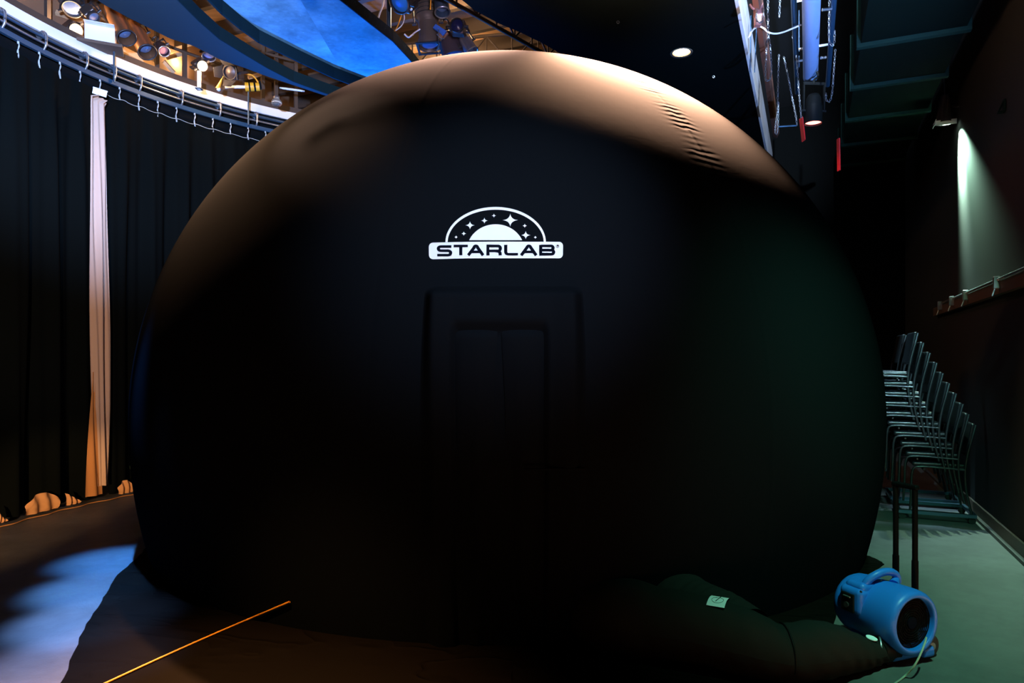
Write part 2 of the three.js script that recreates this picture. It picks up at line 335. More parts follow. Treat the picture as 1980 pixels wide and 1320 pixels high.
// emblem printed on the front: shapes lie on the curve of the fabric
{
  const toP = (x, y) => [x / 5.28 + 780, y / 5.28 + 370];
  const tess = new TessellateModifier(9, 8);
  const onDome = (g, off) => {           // flat drawing -> on the fabric
    g = tess.modify(g.index ? g.toNonIndexed() : g);
    const p = g.attributes.position;
    for (let i = 0; i < p.count; i++) { const q = domeHit(p.getX(i), p.getY(i), off); p.setXYZ(i, q.x, q.y, q.z); }
    g.deleteAttribute('normal'); g.computeVertexNormals(); return g;
  };
  const drawn = (pts, holes = []) => { const s = new THREE.Shape(pts.map(p => new THREE.Vector2(...toP(...p)))); for (const h of holes) s.holes.push(new THREE.Path(h.map(p => new THREE.Vector2(...toP(...p))))); return new THREE.ShapeGeometry(s); };
  const arc = (cx, cy, rx, ry, a0, a1, n) => { const o = []; for (let i = 0; i <= n; i++) { const a = (a0 + (a1 - a0) * i / n) * Math.PI / 180; o.push([cx + rx * Math.cos(a), cy - ry * Math.sin(a)]); } return o; };
  const stroke = (pts, wh, wv = wh) => {      // a pen line with mitred corners; wh across level strokes, wv across upright ones
    const L = [], R = [];
    for (let i = 0; i < pts.length; i++) {
      const a = pts[Math.max(0, i - 1)], b = pts[i], c = pts[Math.min(pts.length - 1, i + 1)];
      let d1 = [b[0] - a[0], b[1] - a[1]], d2 = [c[0] - b[0], c[1] - b[1]]; if (i === 0) d1 = d2; if (i === pts.length - 1) d2 = d1;
      const n1 = Math.hypot(...d1), n2 = Math.hypot(...d2); d1 = [d1[0] / n1, d1[1] / n1]; d2 = [d2[0] / n2, d2[1] / n2];
      let m = [-(d1[1] + d2[1]), d1[0] + d2[0]]; const ml = Math.hypot(...m); m = [m[0] / ml, m[1] / ml];
      const k = Math.min(1.6, 1 / Math.max(.3, m[0] * -d1[1] + m[1] * d1[0]));
      const hw = k / 2 * Math.hypot(wv * m[0], wh * m[1]);
      L.push([b[0] + m[0] * hw, b[1] + m[1] * hw]); R.push([b[0] - m[0] * hw, b[1] - m[1] * hw]);
    }
    return drawn([...L, ...R.reverse()]);
  };
  const logo = new THREE.Group(); logo.name = 'logo'; dome.add(logo);
  logo.userData.label = 'white printed emblem reading STARLAB under an arch of stars and a rising sun';
  const put = (name, gs, m, off) => wmesh(name, gs.map(g => onDome(g, off)), m, logo);
  put('banner', [drawn([...arc(303, 566, 43, 44, 180, 90, 8), [660, 514], [945, 512], ...arc(1588, 556, 42, 42, 90, 0, 8), ...arc(1588, 640, 41, 42, 0, -90, 8), [945, 682], [640, 683], ...arc(305, 646, 45, 46, -90, -180, 8)])], M.whitePrint, .003);
  put('arch', [drawn([...arc(942, 522, 513, 364, 1, 179, 60), ...arc(942, 522, 490, 336, 179, 1, 60)])], M.whitePrint, .003);
  put('sun', [drawn(arc(942, 600, 293, 265, 22.9, 157.1, 40))], M.whitePrint, .003);
  for (const [x, y, h, v] of [[1091, 293, 78, 66], [680, 345, 48, 42], [827, 298, 35, 31], [924, 247, 23, 21], [616, 430, 26, 23], [538, 466, 19, 18], [1239, 350, 24, 21], [1249, 446, 48, 42], [1347, 469, 18, 18]]) {
    const pts = []; const tips = [[h, 0], [0, -v], [-h, 0], [0, v]];
    for (let k = 0; k < 4; k++) { const a = tips[k], b = tips[(k + 1) % 4]; for (let i = 0; i < 10; i++) { const t = i / 10, c = [(a[0] + b[0]) * .10, (a[1] + b[1]) * .10]; pts.push([x + (1 - t) ** 2 * a[0] + 2 * t * (1 - t) * c[0] + t * t * b[0], y + (1 - t) ** 2 * a[1] + 2 * t * (1 - t) * c[1] + t * t * b[1]]); } }
    put('star', [drawn(pts)], M.whitePrint, .003);
  }
  const wh = 25, wv = 33;
  const letters = [
    [[[490, 562], [385, 562], ...arc(382, 583, 25, 21, 90, 270, 8), [455, 604], ...arc(457, 627, 25, 22, 90, -90, 8), [345, 649]]],
    [[[513, 556], [658, 556]], [[586, 556], [586, 651]]],
    [[[662, 651], [722, 572], ...arc(740, 572, 17, 18, 150, 30, 6), [758, 572], [814, 651]], [[700, 616], [780, 616]]],
    [[[863, 652], [863, 556], [970, 556], ...arc(968, 581, 22, 25, 80, -80, 8), [863, 606]], [[945, 607], [975, 612], [987, 628], [988, 652]]],
    [[[1045, 544], [1045, 612], ...arc(1072, 614, 27, 26, 180, 270, 6), [1170, 640]]],
    [[[1203, 651], [1263, 570], ...arc(1281, 572, 17, 18, 150, 30, 6), [1299, 570], [1356, 651]], [[1241, 616], [1322, 616]]],
    [[[1402, 545], [1402, 640], [1512, 640], ...arc(1512, 619, 22, 21, -80, 80, 8), [1402, 597]], [[1402, 555], [1508, 555], ...arc(1508, 576, 20, 21, 80, -80, 8)]],
    [arc(1574, 558, 15, 13, 0, 360, 20), [[1569, 565], [1569, 552], [1578, 552], [1580, 556], [1576, 559], [1571, 559]], [[1575, 559], [1580, 565]]],
  ];
  letters.forEach((l, i) => put('letter', l.map(s => i === 7 ? stroke(s, 3, 3) : stroke(s, wh, wv)), M.ink, .0055));
}
// ground sheet under the dome
{
  const pts = [[-2.72, -6.6], [-3.02, -6.0], [-2.96, -5.58], [-2.84, -5.2], [-2.74, -4.75], [-2.55, -4.25], [-2.36, -3.75], [-2.09, -3.17], [-1.8, -2.45], [-1.5, -1.6], [.6, -1.6], [.95, -2.3], [1.45, -3.2], [1.9, -4.0], [2.25, -4.55], [2.55, -4.83], [2.72, -5.0], [2.72, -5.2], [2.62, -5.35], [3.1, -6.4], [2.6, -8.4], [0, -9.9], [-2.6, -8.4]];
  const c = new THREE.CatmullRomCurve3(pts.map(p => V3(p[0], 0, p[1])), true, 'catmullrom', .3).getPoints(160).map(p => [p.x + .012 * (hash(p.x * 50 | 0, p.z * 50 | 0, 3) - .5), p.z]);
  const g = slab(c, 0, .006); const p = g.attributes.position, uv = g.attributes.uv; for (let i = 0; i < p.count; i++) uv.setXY(i, p.getX(i), p.getZ(i));
  tag(mesh('ground_sheet', g, M.sheet), 'dark creased ground sheet spread under the dome with a diagonal edge', 'ground sheet');
}
// orange cord from the dome over the sheet
{
  const p0 = atH(205, 1320, .012), p1 = atH(330, 1263, .012); const pts = [p0.clone().lerp(p1, -1.2)];
  for (let k = 0; k <= 34; k++) {       // over the floor, then up the foot of the dome
    const t = k / 34, px = 205 + 355 * t, py = 1320 - 157 * t - 2.5 * Math.sin(t * Math.PI); const g = atH(px, py, .012), h = domeHit(px, py, .012);
    pts.push(h.z > g.z && h.y > .012 ? h : g);
  }
  tag(mesh('guy_cord', tube(pts, .0055, 140, 8), M.orange), 'thin orange cord stretched straight over the dark ground sheet to the dome', 'cord');
}

// ------------------------------------------------------------------ inflation duct
function hose(path, n = 70, k = 36, wob = .004) {    // path: [x, z, ground clearance, radius]
  const cx = new THREE.CatmullRomCurve3(path.map(p => V3(p[0], p[2] + p[3], p[1]))), rad = new THREE.CatmullRomCurve3(path.map(p => V3(p[3], 0, 0)));
  return grid(k, n, (u, v) => {
    const p = cx.getPoint(v), t = cx.getTangent(v).setY(0).normalize(), side = V3(-t.z, 0, t.x), r = rad.getPoint(v).x, a = u * Math.PI * 2;
    const w = 1 + wob / r * Math.sin(v * 90 + 5 * Math.sin(a)) * vnoise(v * 12, a * 2, 5);
    const q = p.clone().addScaledVector(side, Math.cos(a) * r * w * 1.04).add(V3(0, Math.sin(a) * r * w, 0)); q.y = Math.max(q.y, .008); return q;
  }, (u, v) => [u, v * 4]);
}
{
  const t = thing('inflation_duct', 'black fabric air duct lying between the dome entrance and the blue blower', 'air duct', [1.2, 0, -3.3]);
  const ductFab = mat([.014, .0145, .0135], .85, 0, { specularIntensity: .15 });
  wmesh('main_tube', hose([[.36, -3.78, 0, .16], [.46, -3.6, .0, .172], [.72, -3.46, 0, .172], [.98, -3.34, 0, .166], [1.14, -3.25, 0, .150], [1.27, -3.2, 0, .128], [1.42, -3.22, 0, .132], [1.56, -3.27, 0, .115], [1.68, -3.31, 0, .085], [1.765, -3.34, .008, .062], [1.84, -3.37, .018, .055]], 110, 40), ductFab, t);
  wmesh('branch_tube', hose([[.80, -3.95, 0, .16], [.84, -3.76, 0, .172], [.95, -3.58, 0, .172], [1.06, -3.42, 0, .166], [1.15, -3.28, 0, .150]], 60, 36), ductFab, t);
  // strap crease and white maker's label
  wmesh('strap', tube(Array.from({ length: 14 }, (_, i) => { const a = -.35 + i / 13 * 2.3; return V3(1.275 + .0, .128 + .131 * Math.sin(a), -3.2 + .135 * Math.cos(a)); }), .0045, 30, 6), M.blackPlastic, t);
  const lab = grid(14, 4, (u, v) => { const c = V3(1.005, .166, -3.325), a = (66 + 62 * u) * Math.PI / 180; const dir = V3(.88, 0, .47).normalize(), side = V3(-dir.z, 0, dir.x); const L = (v - .5) * .085; return c.clone().addScaledVector(dir, L).addScaledVector(side, -Math.cos(a) * .174 * 1.04 * -1).add(V3(0, Math.sin(a) * .1705, 0)); });
  const lm = wmesh('label_patch', lab, M.whitePrint, t); lm.userData.label = 'white cloth label with a small printed oval';
  { const tr = (u, v) => { const c = V3(1.005, .166, -3.325), a = (66 + 62 * u) * Math.PI / 180, dir = V3(.88, 0, .47).normalize(), side = V3(-dir.z, 0, dir.x); return c.addScaledVector(dir, (v - .5) * .085).addScaledVector(side, Math.cos(a) * .181).add(V3(0, Math.sin(a) * .1712, 0)); };
    mesh('printed_oval', tube(Array.from({ length: 21 }, (_, i) => tr(.30 + .16 * Math.cos(i * Math.PI / 10), .5 + .32 * Math.sin(i * Math.PI / 10)).sub(t.position)), .0011, 40, 5), M.ink, lm);
    mesh('printed_line', tube([tr(.20, .42), tr(.5, .55), tr(.72, .5)].map(p => p.sub(t.position)), .0022, 12, 5), M.ink, lm); }
}

// ------------------------------------------------------------------ blower on wheels
{
  const phi = 20.5 * Math.PI / 180;
  const t = thing('air_blower', 'blue wheeled air blower with round grille, carry handle and tall black pull handle', 'air blower', [1.90, 0, -3.5]); t.rotation.y = phi; t.scale.setScalar(.9);
  const cy = .235, R = .178;
  // shell turned about the local z axis
  const body = lathe([[.0, -.235], [.09, -.232], [.125, -.222], [.150, -.205], [.163, -.18], [.169, -.14], [.171, -.05], [.176, .03], [.179, .12], [.180, .165], [.177, .19], [.168, .207], [.155, .214], [.143, .212], [.138, .203], [.138, .17]], 56).rotateX(Math.PI / 2).translate(0, cy, 0);
  mesh('housing', body, M.blue, t);
  // volute at the foot and outlet nozzle towards the duct
  mesh('base', [rbx(.27, .10, .30, .035, .0, .075, .03), rbx(.11, .16, .12, .04, .11, .12, .12), rbx(.09, .06, .40, .02, .12, .06, .0)], M.blue, t);
  mesh('outlet', [rod(V3(-.09, .075, .08), V3(-.13, .075, .083), .068, 24, .06), rod(V3(-.10, .075, .08), V3(-.05, .08, .08), .075, 24, .085)], M.blackPlastic, t);
  // switch boss with its dark control plate
  const boss = mesh('switch_housing', [rbx(.10, .15, .155, .03, -.135, .30, -.06), rbx(.12, .06, .13, .028, -.10, .375, -.055)], M.blue, t);
  const plate = mesh('control_plate', rbx(.016, .105, .088, .007, -.186, .288, -.068), M.blackPlastic, t);
  mesh('switch', rbx(.012, .008, .05, .003, -.194, .322, -.068), M.galv, plate);
  mesh('dial', rod(V3(-.19, .275, -.068), V3(-.203, .275, -.068), .016, 20), M.blackMetal, plate);
  mesh('screw', rod(V3(-.165, .365, .005), V3(-.172, .369, .005), .006, 8), M.blackMetal, t); mesh('screw', rod(V3(-.03, .414, .015), V3(-.03, .42, .015), .006, 8), M.blackMetal, t);
  // carry handle
  const hp = [V3(-.115, .36, -.03), V3(-.10, .41, -.015), V3(-.06, .447, .005), V3(.0, .463, .015), V3(.055, .454, .02), V3(.085, .428, .02), V3(.095, .395, .015)];
  mesh('carry_handle', [tube(hp, .0215, 48, 14), rod(V3(.085, .42, .02), V3(.04, .395, .04), .018, 12, .03)], M.blue, t);
  // intake grille: rings and curved vanes
  const gr = mesh('grille', [new THREE.CylinderGeometry(.138, .138, .006, 48).rotateX(Math.PI / 2).translate(0, cy, .165)], M.grille, t);
  for (let k = 0; k < 9; k++) mesh('grille_ring', new THREE.TorusGeometry(.03 + k * .0128, .0028, 6, 40).translate(0, cy, .184), M.grille, gr);
  for (let k = 0; k < 12; k++) { const a = k / 12 * Math.PI * 2, P = (r, b) => V3(Math.cos(a + b) * r, cy + Math.sin(a + b) * r, .181); mesh('grille_vane', tube([P(.03, 0), P(.07, .22), P(.105, .42), P(.137, .55)], .003, 12, 6), M.grille, gr); }
  mesh('hub', rod(V3(0, cy, .18), V3(0, cy, .19), .032, 24), M.ink, gr);
  // pull handle and wheels at the far side
  const hd = new THREE.Group(); hd.name = 'pull_handle'; t.add(hd);
  for (const z of [-.115, .012]) { mesh('pole', [rod(V3(.238, .10, z), V3(.238, .5, z), .0185, 14), rod(V3(.238, .5, z), V3(.238, .92, z), .0155, 14)], M.grille, hd); mesh('collar', rbx(.042, .09, .036, .006, .238, .255, z), M.grille, hd); }
  mesh('grip', rbx(.036, .03, .17, .012, .238, .925, -.0515), M.grille, hd);
  mesh('bracket', rbx(.09, .04, .19, .012, .195, .12, -.05), M.grille, hd);
  for (const z of [-.14, .135]) { const w = mesh('wheel', lathe([[.012, -.021], [.05, -.021], [.062, -.014], [.066, 0], [.062, .014], [.05, .021], [.012, .021]], 28).rotateX(Math.PI / 2).translate(.19, .066, z), M.tyre, t); mesh('hub_cap', rod(V3(.19, .066, z + .019), V3(.19, .066, z + .025), .024, 16), M.galv, w); }
  for (const z of [-.1, .13]) mesh('foot', rbx(.05, .03, .03, .008, -.11, .017, z), M.blackPlastic, t);
  // label lying on the cuff
  const cuff = thing('duct_cuff', 'black cuff with a white oval sticker clamped round the blower outlet', 'duct cuff', [1.80, .02, -3.36]);
  wmesh('sleeve', rod(V3(1.79, .075, -3.352), V3(1.88, .075, -3.385), .064, 28, .066), M.blackPlastic, cuff);
  wmesh('clamp_band', new THREE.TorusGeometry(.069, .0055, 8, 32).rotateY(Math.PI / 2 - .33).translate(1.805, .075, -3.357), M.galv, cuff);
  wmesh('sticker', new THREE.CylinderGeometry(.026, .026, .003, 28).scale(1, 1, 1.0).rotateZ(-.16).rotateX(.12).translate(1.748, .148, -3.318), M.whitePrint, cuff);
  // power lead
  const g2 = [at(1791, 1232, 3.26), at(1788, 1243, 3.23), at(1779, 1266, 3.2), at(1767, 1288, 3.19), atH(1750, 1306, .012), atH(1729, 1322, .008), atH(1690, 1348, .008), atH(1600, 1390, .008)];
  tag(mesh('power_cable', tube(g2, .0045, 60, 8), mat([.30, .36, .28], .4)), 'thin grey power cable drooping from the blower grille to the floor', 'cable');
}

// ------------------------------------------------------------------ stacked chairs
const chairProto = new THREE.Group();
{   // local +x is the way the chair faces
  mesh('seat', rbx(.43, .042, .43, .019, 0, .445, 0), M.vinyl, chairProto);
  const back = rbx(.034, .31, .42, .016, 0, 0, 0); const p = back.attributes.position;
  for (let i = 0; i < p.count; i++) p.setX(i, p.getX(i) + .9 * (p.getZ(i) ** 2) * .35);
  back.computeVertexNormals(); mesh('backrest', back.rotateZ(.16).translate(-.262, .685, 0), M.vinyl, chairProto);
  for (const z of [-.235, .235]) {
    mesh('front_leg', tube([V3(.235, .012, z), V3(.225, .2, z), V3(.218, .36, z), V3(.20, .412, z), V3(.15, .425, z), V3(-.05, .422, z), V3(-.20, .415, z)], .0105, 36, 8), M.chairFrame, chairProto);
    mesh('rear_post', tube([V3(-.255, .012, z), V3(-.215, .22, z), V3(-.205, .40, z), V3(-.225, .56, z), V3(-.262, .72, z), V3(-.288, .83, z * .97)], .0105, 36, 8), M.chairFrame, chairProto);
  }
  mesh('crossbar', [rod(V3(-.12, .40, -.235), V3(-.12, .40, .235), .008), rod(V3(.12, .40, -.235), V3(.12, .40, .235), .008)], M.chairFrame, chairProto);
}
const ORD = ['topmost', 'second from the top', 'third from the top', 'fourth from the top', 'fifth from the top', 'sixth from the top', 'seventh from the top', 'eighth from the top', 'ninth from the top', 'bottom'];
function stack(u, v, count, where, group) {
  for (let i = 0; i < count; i++) {
    const c = chairProto.clone(); c.name = numbered('stacking_chair'); scene.add(c);
    const p = UV(u, v - .051 * i, .075 + .094 * i); c.position.copy(p);
    c.rotation.y = Math.PI - A + (hash(i, u * 10 | 0, 2) - .5) * .05;
    const k = count - 1 - i; c.userData = { label: `black padded stacking chair, ${i === 0 ? 'bottom one' : ORD[k]} in the ${where}`, category: 'chair', group };
  }
}
stack(7.62, 1.12, 10, 'near stack by the wall', 'chairs in the near stack');
stack(8.30, 1.10, 10, 'stack behind the near one', 'chairs in the second stack');
{
  for (const [u, w] of [[7.62, 'nearest chair stack'], [8.30, 'second chair stack']]) {
    const p = UV(u, 1.1, 0); const t = thing('chair_dolly', `low dark wheeled dolly carrying the ${w}`, 'dolly', [p.x, 0, p.z]); t.rotation.y = -A;
    mesh('frame', [bx(.62, .03, .03, 0, .072, -.25), bx(.62, .03, .03, 0, .072, .25), bx(.03, .03, .5, -.30, .072, 0), bx(.03, .03, .5, .30, .072, 0)], M.steel, t);
    for (const x of [-.28, .28]) for (const z of [-.23, .23]) mesh('caster', rod(V3(x, .03, z - .012), V3(x, .03, z + .012), .03, 16), M.tyre, t);
  }
}

// ------------------------------------------------------------------ curtain line on the left
const dStrip0 = ringAt(172, TR), dStrip1 = ringAt(212, TR);
function curtain(name, label, d0, d1, seed) {
  const c = ring(TR, (d0 + d1) / 2, 0); const t = thing(name, label, 'curtain', [c.x, 0, c.z]);
  const span = (d1 - d0) * Math.PI / 180 * TR, n = Math.ceil(span * 46);
  wmesh('drape', grid(n, 40, (u, v) => {
    const s = u * span, y = .03 + v * (TY - .17);
    const a = .045 + .03 * (1 - v), f = fbm(s * 1.1, v * .8, seed, 2);
    const w = a * Math.sin(s * 17 + 7 * f) + .35 * a * Math.sin(s * 41 + 5 * f + seed) + .06 * (f - .5) * (1 - v);
    return ring(TR + w * (.35 + .65 * ss(1, .75, v)), d0 + (d1 - d0) * u, y);
  }), M.curtain, t);
  return t;
}
const cur1 = curtain('stage_curtain', 'black pleated curtain hanging at the far left, nearer than the pale strip', -42, dStrip0 + .6, 5);
const cur2 = curtain('stage_curtain', 'black pleated curtain hanging between the pale strip and the dome', dStrip1 - .4, 96, 8);
{ // the pale lining turned out where the two curtains meet
  const edges = [[4.27, 173, 205], [4.1, 173, 206], [3.4, 174, 210], [2.6, 176, 212], [1.8, 178, 213.5], [1.0, 181, 213], [.5, 186, 211], [.18, 190, 209]];
  const lerpE = y => { for (let i = 0; i + 1 < edges.length; i++) if (y <= edges[i][0] && y >= edges[i + 1][0]) { const f = (edges[i][0] - y) / (edges[i][0] - edges[i + 1][0]); return [edges[i][1] + f * (edges[i + 1][1] - edges[i][1]), edges[i][2] + f * (edges[i + 1][2] - edges[i][2])]; } return edges[edges.length - 1].slice(1); };
  const g = grid(22, 90, (u, v) => {
    const y = .16 + v * (4.30 - .16), [a, b] = lerpE(y), px = a + (b - a) * u;
    const fold = .022 * Math.sin(u * 9 + 1.2 * Math.sin(v * 5)) + .015 * Math.sin(u * 19 + v * 3);
    return ring(TR - .14 + fold, ringAt(px, TR - .14), y - .05 * u * ss(.9, 1, v));
  });
  const ln = wmesh('lining', g, M.lining, cur1); ln.userData.label = 'long pale lining strip turned out at the curtain edge';
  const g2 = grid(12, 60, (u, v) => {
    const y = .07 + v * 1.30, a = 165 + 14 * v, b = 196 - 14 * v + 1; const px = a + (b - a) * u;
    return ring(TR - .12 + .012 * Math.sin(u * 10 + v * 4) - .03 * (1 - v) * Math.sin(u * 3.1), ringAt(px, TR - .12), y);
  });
  wmesh('under_lining', g2, M.warmLitTan, cur1);
  const tagP = ring(TR - .16, ringAt(192, TR - .16), 0);
  const q = at(193, 178, -tagP.z);
  const tg = thing('fabric_tag', 'small white tag pinned at the top of the pale lining strip', 'tag', [q.x, q.y, q.z]);
  mesh('plate', [rbx(.13, .072, .006, .002), bx(.135, .012, .008, 0, .028, 0)], M.white, tg); tg.rotation.set(0, .55, -.16);
  // lining showing where the hem is rucked up
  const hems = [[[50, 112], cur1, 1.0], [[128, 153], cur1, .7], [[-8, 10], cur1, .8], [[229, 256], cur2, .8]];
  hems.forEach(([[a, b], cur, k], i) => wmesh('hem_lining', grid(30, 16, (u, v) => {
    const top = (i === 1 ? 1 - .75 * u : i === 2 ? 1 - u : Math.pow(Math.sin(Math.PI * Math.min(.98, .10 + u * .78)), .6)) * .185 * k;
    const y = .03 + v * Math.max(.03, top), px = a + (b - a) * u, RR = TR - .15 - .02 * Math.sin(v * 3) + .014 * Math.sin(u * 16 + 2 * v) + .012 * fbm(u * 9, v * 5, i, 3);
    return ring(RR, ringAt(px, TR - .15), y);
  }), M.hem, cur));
  tag(mesh('hem_chain', tube(Array.from({ length: 30 }, (_, i) => ring(TR - .2 + .02 * Math.sin(i * 1.7), -8 + i * 1.35, .012)), .006, 90, 6), M.warmLitTan), 'thin tan weight cord lying on the floor along the curtain hem', 'cord');
}
// curtain track
{
  const c = ring(TR, 25, TY); const t = thing('curtain_track', 'curved blue-lit double curtain track with clamps under the white ring', 'curtain track', [c.x, TY, c.z]);
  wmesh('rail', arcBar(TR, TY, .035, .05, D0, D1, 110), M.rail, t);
  wmesh('pipe', arcPipe(TR + .005, TY + .155, .021, D0, D1, 140), M.steel, t);
  wmesh('pipe', arcPipe(TR + .06, TY + .115, .014, D0, D1, 140), M.steel, t);
  wmesh('pipe', arcPipe(TR - .0, TY + .09, .012, D0, D1, 140), M.galv, t);
  for (const px of [-60, 2, 83, 164, 219, 269, 350, 424, 495, 560]) {
    const d = ringAt(px, TR); const P = (r, y) => ring(TR + r, d, TY + y);
    const h = wmesh('clamp', [tube([P(.005, .19), P(-.035, .175), P(-.04, .12), P(-.035, .06), P(-.01, .02)], .012, 20, 8), beam(P(.06, .15), P(-.02, .185), .045, .04)], M.galv, t);
    wmesh('bolt', rod(P(-.05, .10), P(-.03, .10), .012, 8), M.blackMetal, h);
  }
  let k = 0;
  for (let d = -6; d < 66; d += 3.05) {
    const P = (r, y, e = 0) => ring(TR + r, d + e, TY + y); const l = .13 + .05 * hash(k, 1, 4); k++;
    wmesh('tie', [rod(P(-.004, -.02), P(-.006, -.045), .010, 8), tube([P(-.006, -.03), P(-.01, -.07, .1), P(-.004, -.03 - l * .6, -.1), P(-.01, -.03 - l)], .0045, 12, 5), tube([P(-.004, -.05, .12), P(-.012, -.1, -.08), P(-.006, -.06 - l * .8, .14)], .0035, 10, 5)], M.tie, t);
  }
  const pts = []; for (let i = 0; i <= 44; i++) { const d = 22 + i; pts.push(ring(TR - .02, d, TY - .155 - .018 * Math.abs(Math.sin(i * Math.PI / 3.05)))); }
  tag(mesh('swag_cord', tube(pts, .0035, 200, 5), M.tie), 'thin pale cord strung in shallow loops under the curtain track', 'cord');
  let n = 0;
  for (const [px, y0, y1] of [[220, 4.55, 5.05], [480, 4.55, 5.0]]) { const d = ringAt(px, TR - .03); tag(mesh('hanger_rod', rod(ring(TR - .035, d, y0), ring(TR - .035, d, y1), .011, 8), M.steel), n++ ? 'thin steel hanger rod over the curtain track close to the dome' : 'thin steel hanger rod over the curtain track beside the white box', 'hanger rod', 'track hanger rods'); }
}

// ------------------------------------------------------------------ lanterns
// every lantern looks down its own -y axis
function aim(o, dir) { o.quaternion.setFromUnitVectors(V3(0, -1, 0), dir.clone().normalize()); return o; }
function hang(t, r, h, m) {
  mesh('yoke', [beam(V3(-r - .02, 0, 0), V3(-r - .02, h, 0), .012, .03), beam(V3(r + .02, 0, 0), V3(r + .02, h, 0), .012, .03), beam(V3(-r - .026, h, 0), V3(r + .026, h, 0), .03, .012), rod(V3(-r - .04, 0, 0), V3(-r + .005, 0, 0), .014, 10), rod(V3(r + .04, 0, 0), V3(r - .005, 0, 0), .014, 10)], m, t);
  mesh('hook_clamp', tube([V3(0, h, 0), V3(0, h + .04, 0), V3(.035, h + .07, 0), V3(.03, h + .12, 0), V3(-.01, h + .13, 0), V3(-.03, h + .10, 0)], .011, 20, 8), m, t);
}
function profileSpot(label, pos, dir, len, r, m, lensMat = M.lens, group) {
  const t = aim(thing('profile_spotlight', label, 'stage light', pos.toArray(), group), dir);
  const L = len;
  mesh('lamp_house', lathe([[0, L * .52], [r * .45, L * .51], [r * .72, L * .44], [r * .78, L * .34], [r * 1.05, L * .30], [r * 1.05, L * .08], [r * .9, L * .04], [r * .9, 0]], 28), m, t);
  mesh('barrel', lathe([[r * .9, .0], [r * .86, -.01], [r * .86, -L * .28], [r * .98, -L * .30], [r * .98, -L * .42], [r * .84, -L * .42], [r * .84, -L * .36]], 32), m, t);
  const fr = mesh('gel_frame', [bx(r * 2.25, .012, r * .22, 0, -L * .435, r), bx(r * 2.25, .012, r * .22, 0, -L * .435, -r), bx(r * .22, .012, r * 2.25, r, -L * .435, 0), bx(r * .22, .012, r * 2.25, -r, -L * .435, 0)], M.blackMetal, t);
  mesh('lens', lathe([[0, -L * .405], [r * .4, -L * .40], [r * .7, -L * .385], [r * .84, -L * .36]], 28), lensMat, t);
  for (let k = 0; k < 3; k++) mesh('cooling_ring', new THREE.TorusGeometry(r * 1.06, .005, 6, 28).rotateX(Math.PI / 2).translate(0, L * (.12 + .07 * k), 0), M.blackMetal, t);
  hang(t, r * 1.06, L * .62, M.blackMetal);
  return t;
}
function parCan(label, pos, dir, len, r, m, lensMat = M.lens, group, rim = m) {
  const t = aim(thing('par_can', label, 'stage light', pos.toArray(), group), dir);
  mesh('can', lathe([[0, len * .5], [r * .55, len * .48], [r * .72, len * .38], [r * .78, len * .22], [r, len * .1], [r, -len * .47], [r * .95, -len * .47], [r * .95, -len * .2]], 36), m, t);
  mesh('rim', new THREE.TorusGeometry(r * 1.02, .008, 8, 36).rotateX(Math.PI / 2).translate(0, -len * .47, 0), rim, t);
  mesh('lens', lathe([[0, -len * .36], [r * .5, -len * .35], [r * .8, -len * .31], [r * .95, -len * .25]], 30), lensMat, t);
  hang(t, r, len * .62, M.blackMetal);
  return t;
}
function fresnel(label, pos, dir, s, lensMat, group, doors = true, bulb = 0) {
  const t = aim(thing('fresnel_lantern', label, 'stage light', pos.toArray(), group), dir);
  mesh('housing', [rbx(s * 1.7, s * 1.7, s * 1.7, s * .2, 0, s * .9, 0), bx(s * 1.2, s * .25, s * .9, 0, s * 1.85, 0)], M.can, t);
  mesh('lens_ring', lathe([[s * .78, .03], [s * .86, .0], [s * .86, -.03], [s * .74, -.03], [s * .74, .02]], 32), M.blackMetal, t);
  mesh('lens', lathe([[0, -.025], [s * .35, -.02], [s * .74, .0]], 32), lensMat, t);
  if (bulb) mesh('bulb', new THREE.SphereGeometry(bulb, 24, 16).translate(0, -.02, 0), lensMat, t);
  if (doors) for (let k = 0; k < 4; k++) {
    const g = new THREE.BufferGeometry().copy(bx(s * 1.5, s * 1.15, .004, 0, -s * .57, 0)); const p = g.attributes.position;
    for (let i = 0; i < p.count; i++) if (p.getY(i) < -s * .5) p.setX(i, p.getX(i) * .72);
    mesh('barn_door', g.rotateX(-.55).translate(0, -.03, s * .86).rotateY(k * Math.PI / 2), M.blackMetal, t);
  }
  hang(t, s * .9, s * 2.3, M.blackMetal);
  return t;
}
const warmGlow = glow(30, 21, 11);
const lampA = at(145, 58, 7.55), lampB = at(390, 127, 8.15);
const toDomeA = V3(-1.6, 3.6, -5.4).sub(lampA).normalize(), toDomeB = V3(-1.4, 3.5, -5.9).sub(lampB).normalize();
fresnel('glaring warm stage lamp beside the white box above the curtain track', lampA, toDomeA, .085, warmGlow, undefined, false, .055);
fresnel('glaring warm stage lamp with open flaps on a white post over the ring', lampB, toDomeB, .075, warmGlow, undefined, false, .055);
LIGHTS.lampA = spot(rgb(1, .62, .34), 12, lampA.clone().addScaledVector(toDomeA, .06).toArray(), [-1.7, 4.4, -6.0], 36, .5, 2);
LIGHTS.lampB = spot(rgb(1, .62, .34), 12, lampB.clone().addScaledVector(toDomeB, .06).toArray(), [-1.3, 4.4, -6.4], 36, .5, 2);
LIGHTS.spillA = point(rgb(1, .58, .28), 4, lampA.clone().addScaledVector(toDomeA, .12).toArray(), 3);
LIGHTS.spillB = point(rgb(1, .58, .28), 2.6, lampB.clone().addScaledVector(toDomeB, .12).toArray(), 3);
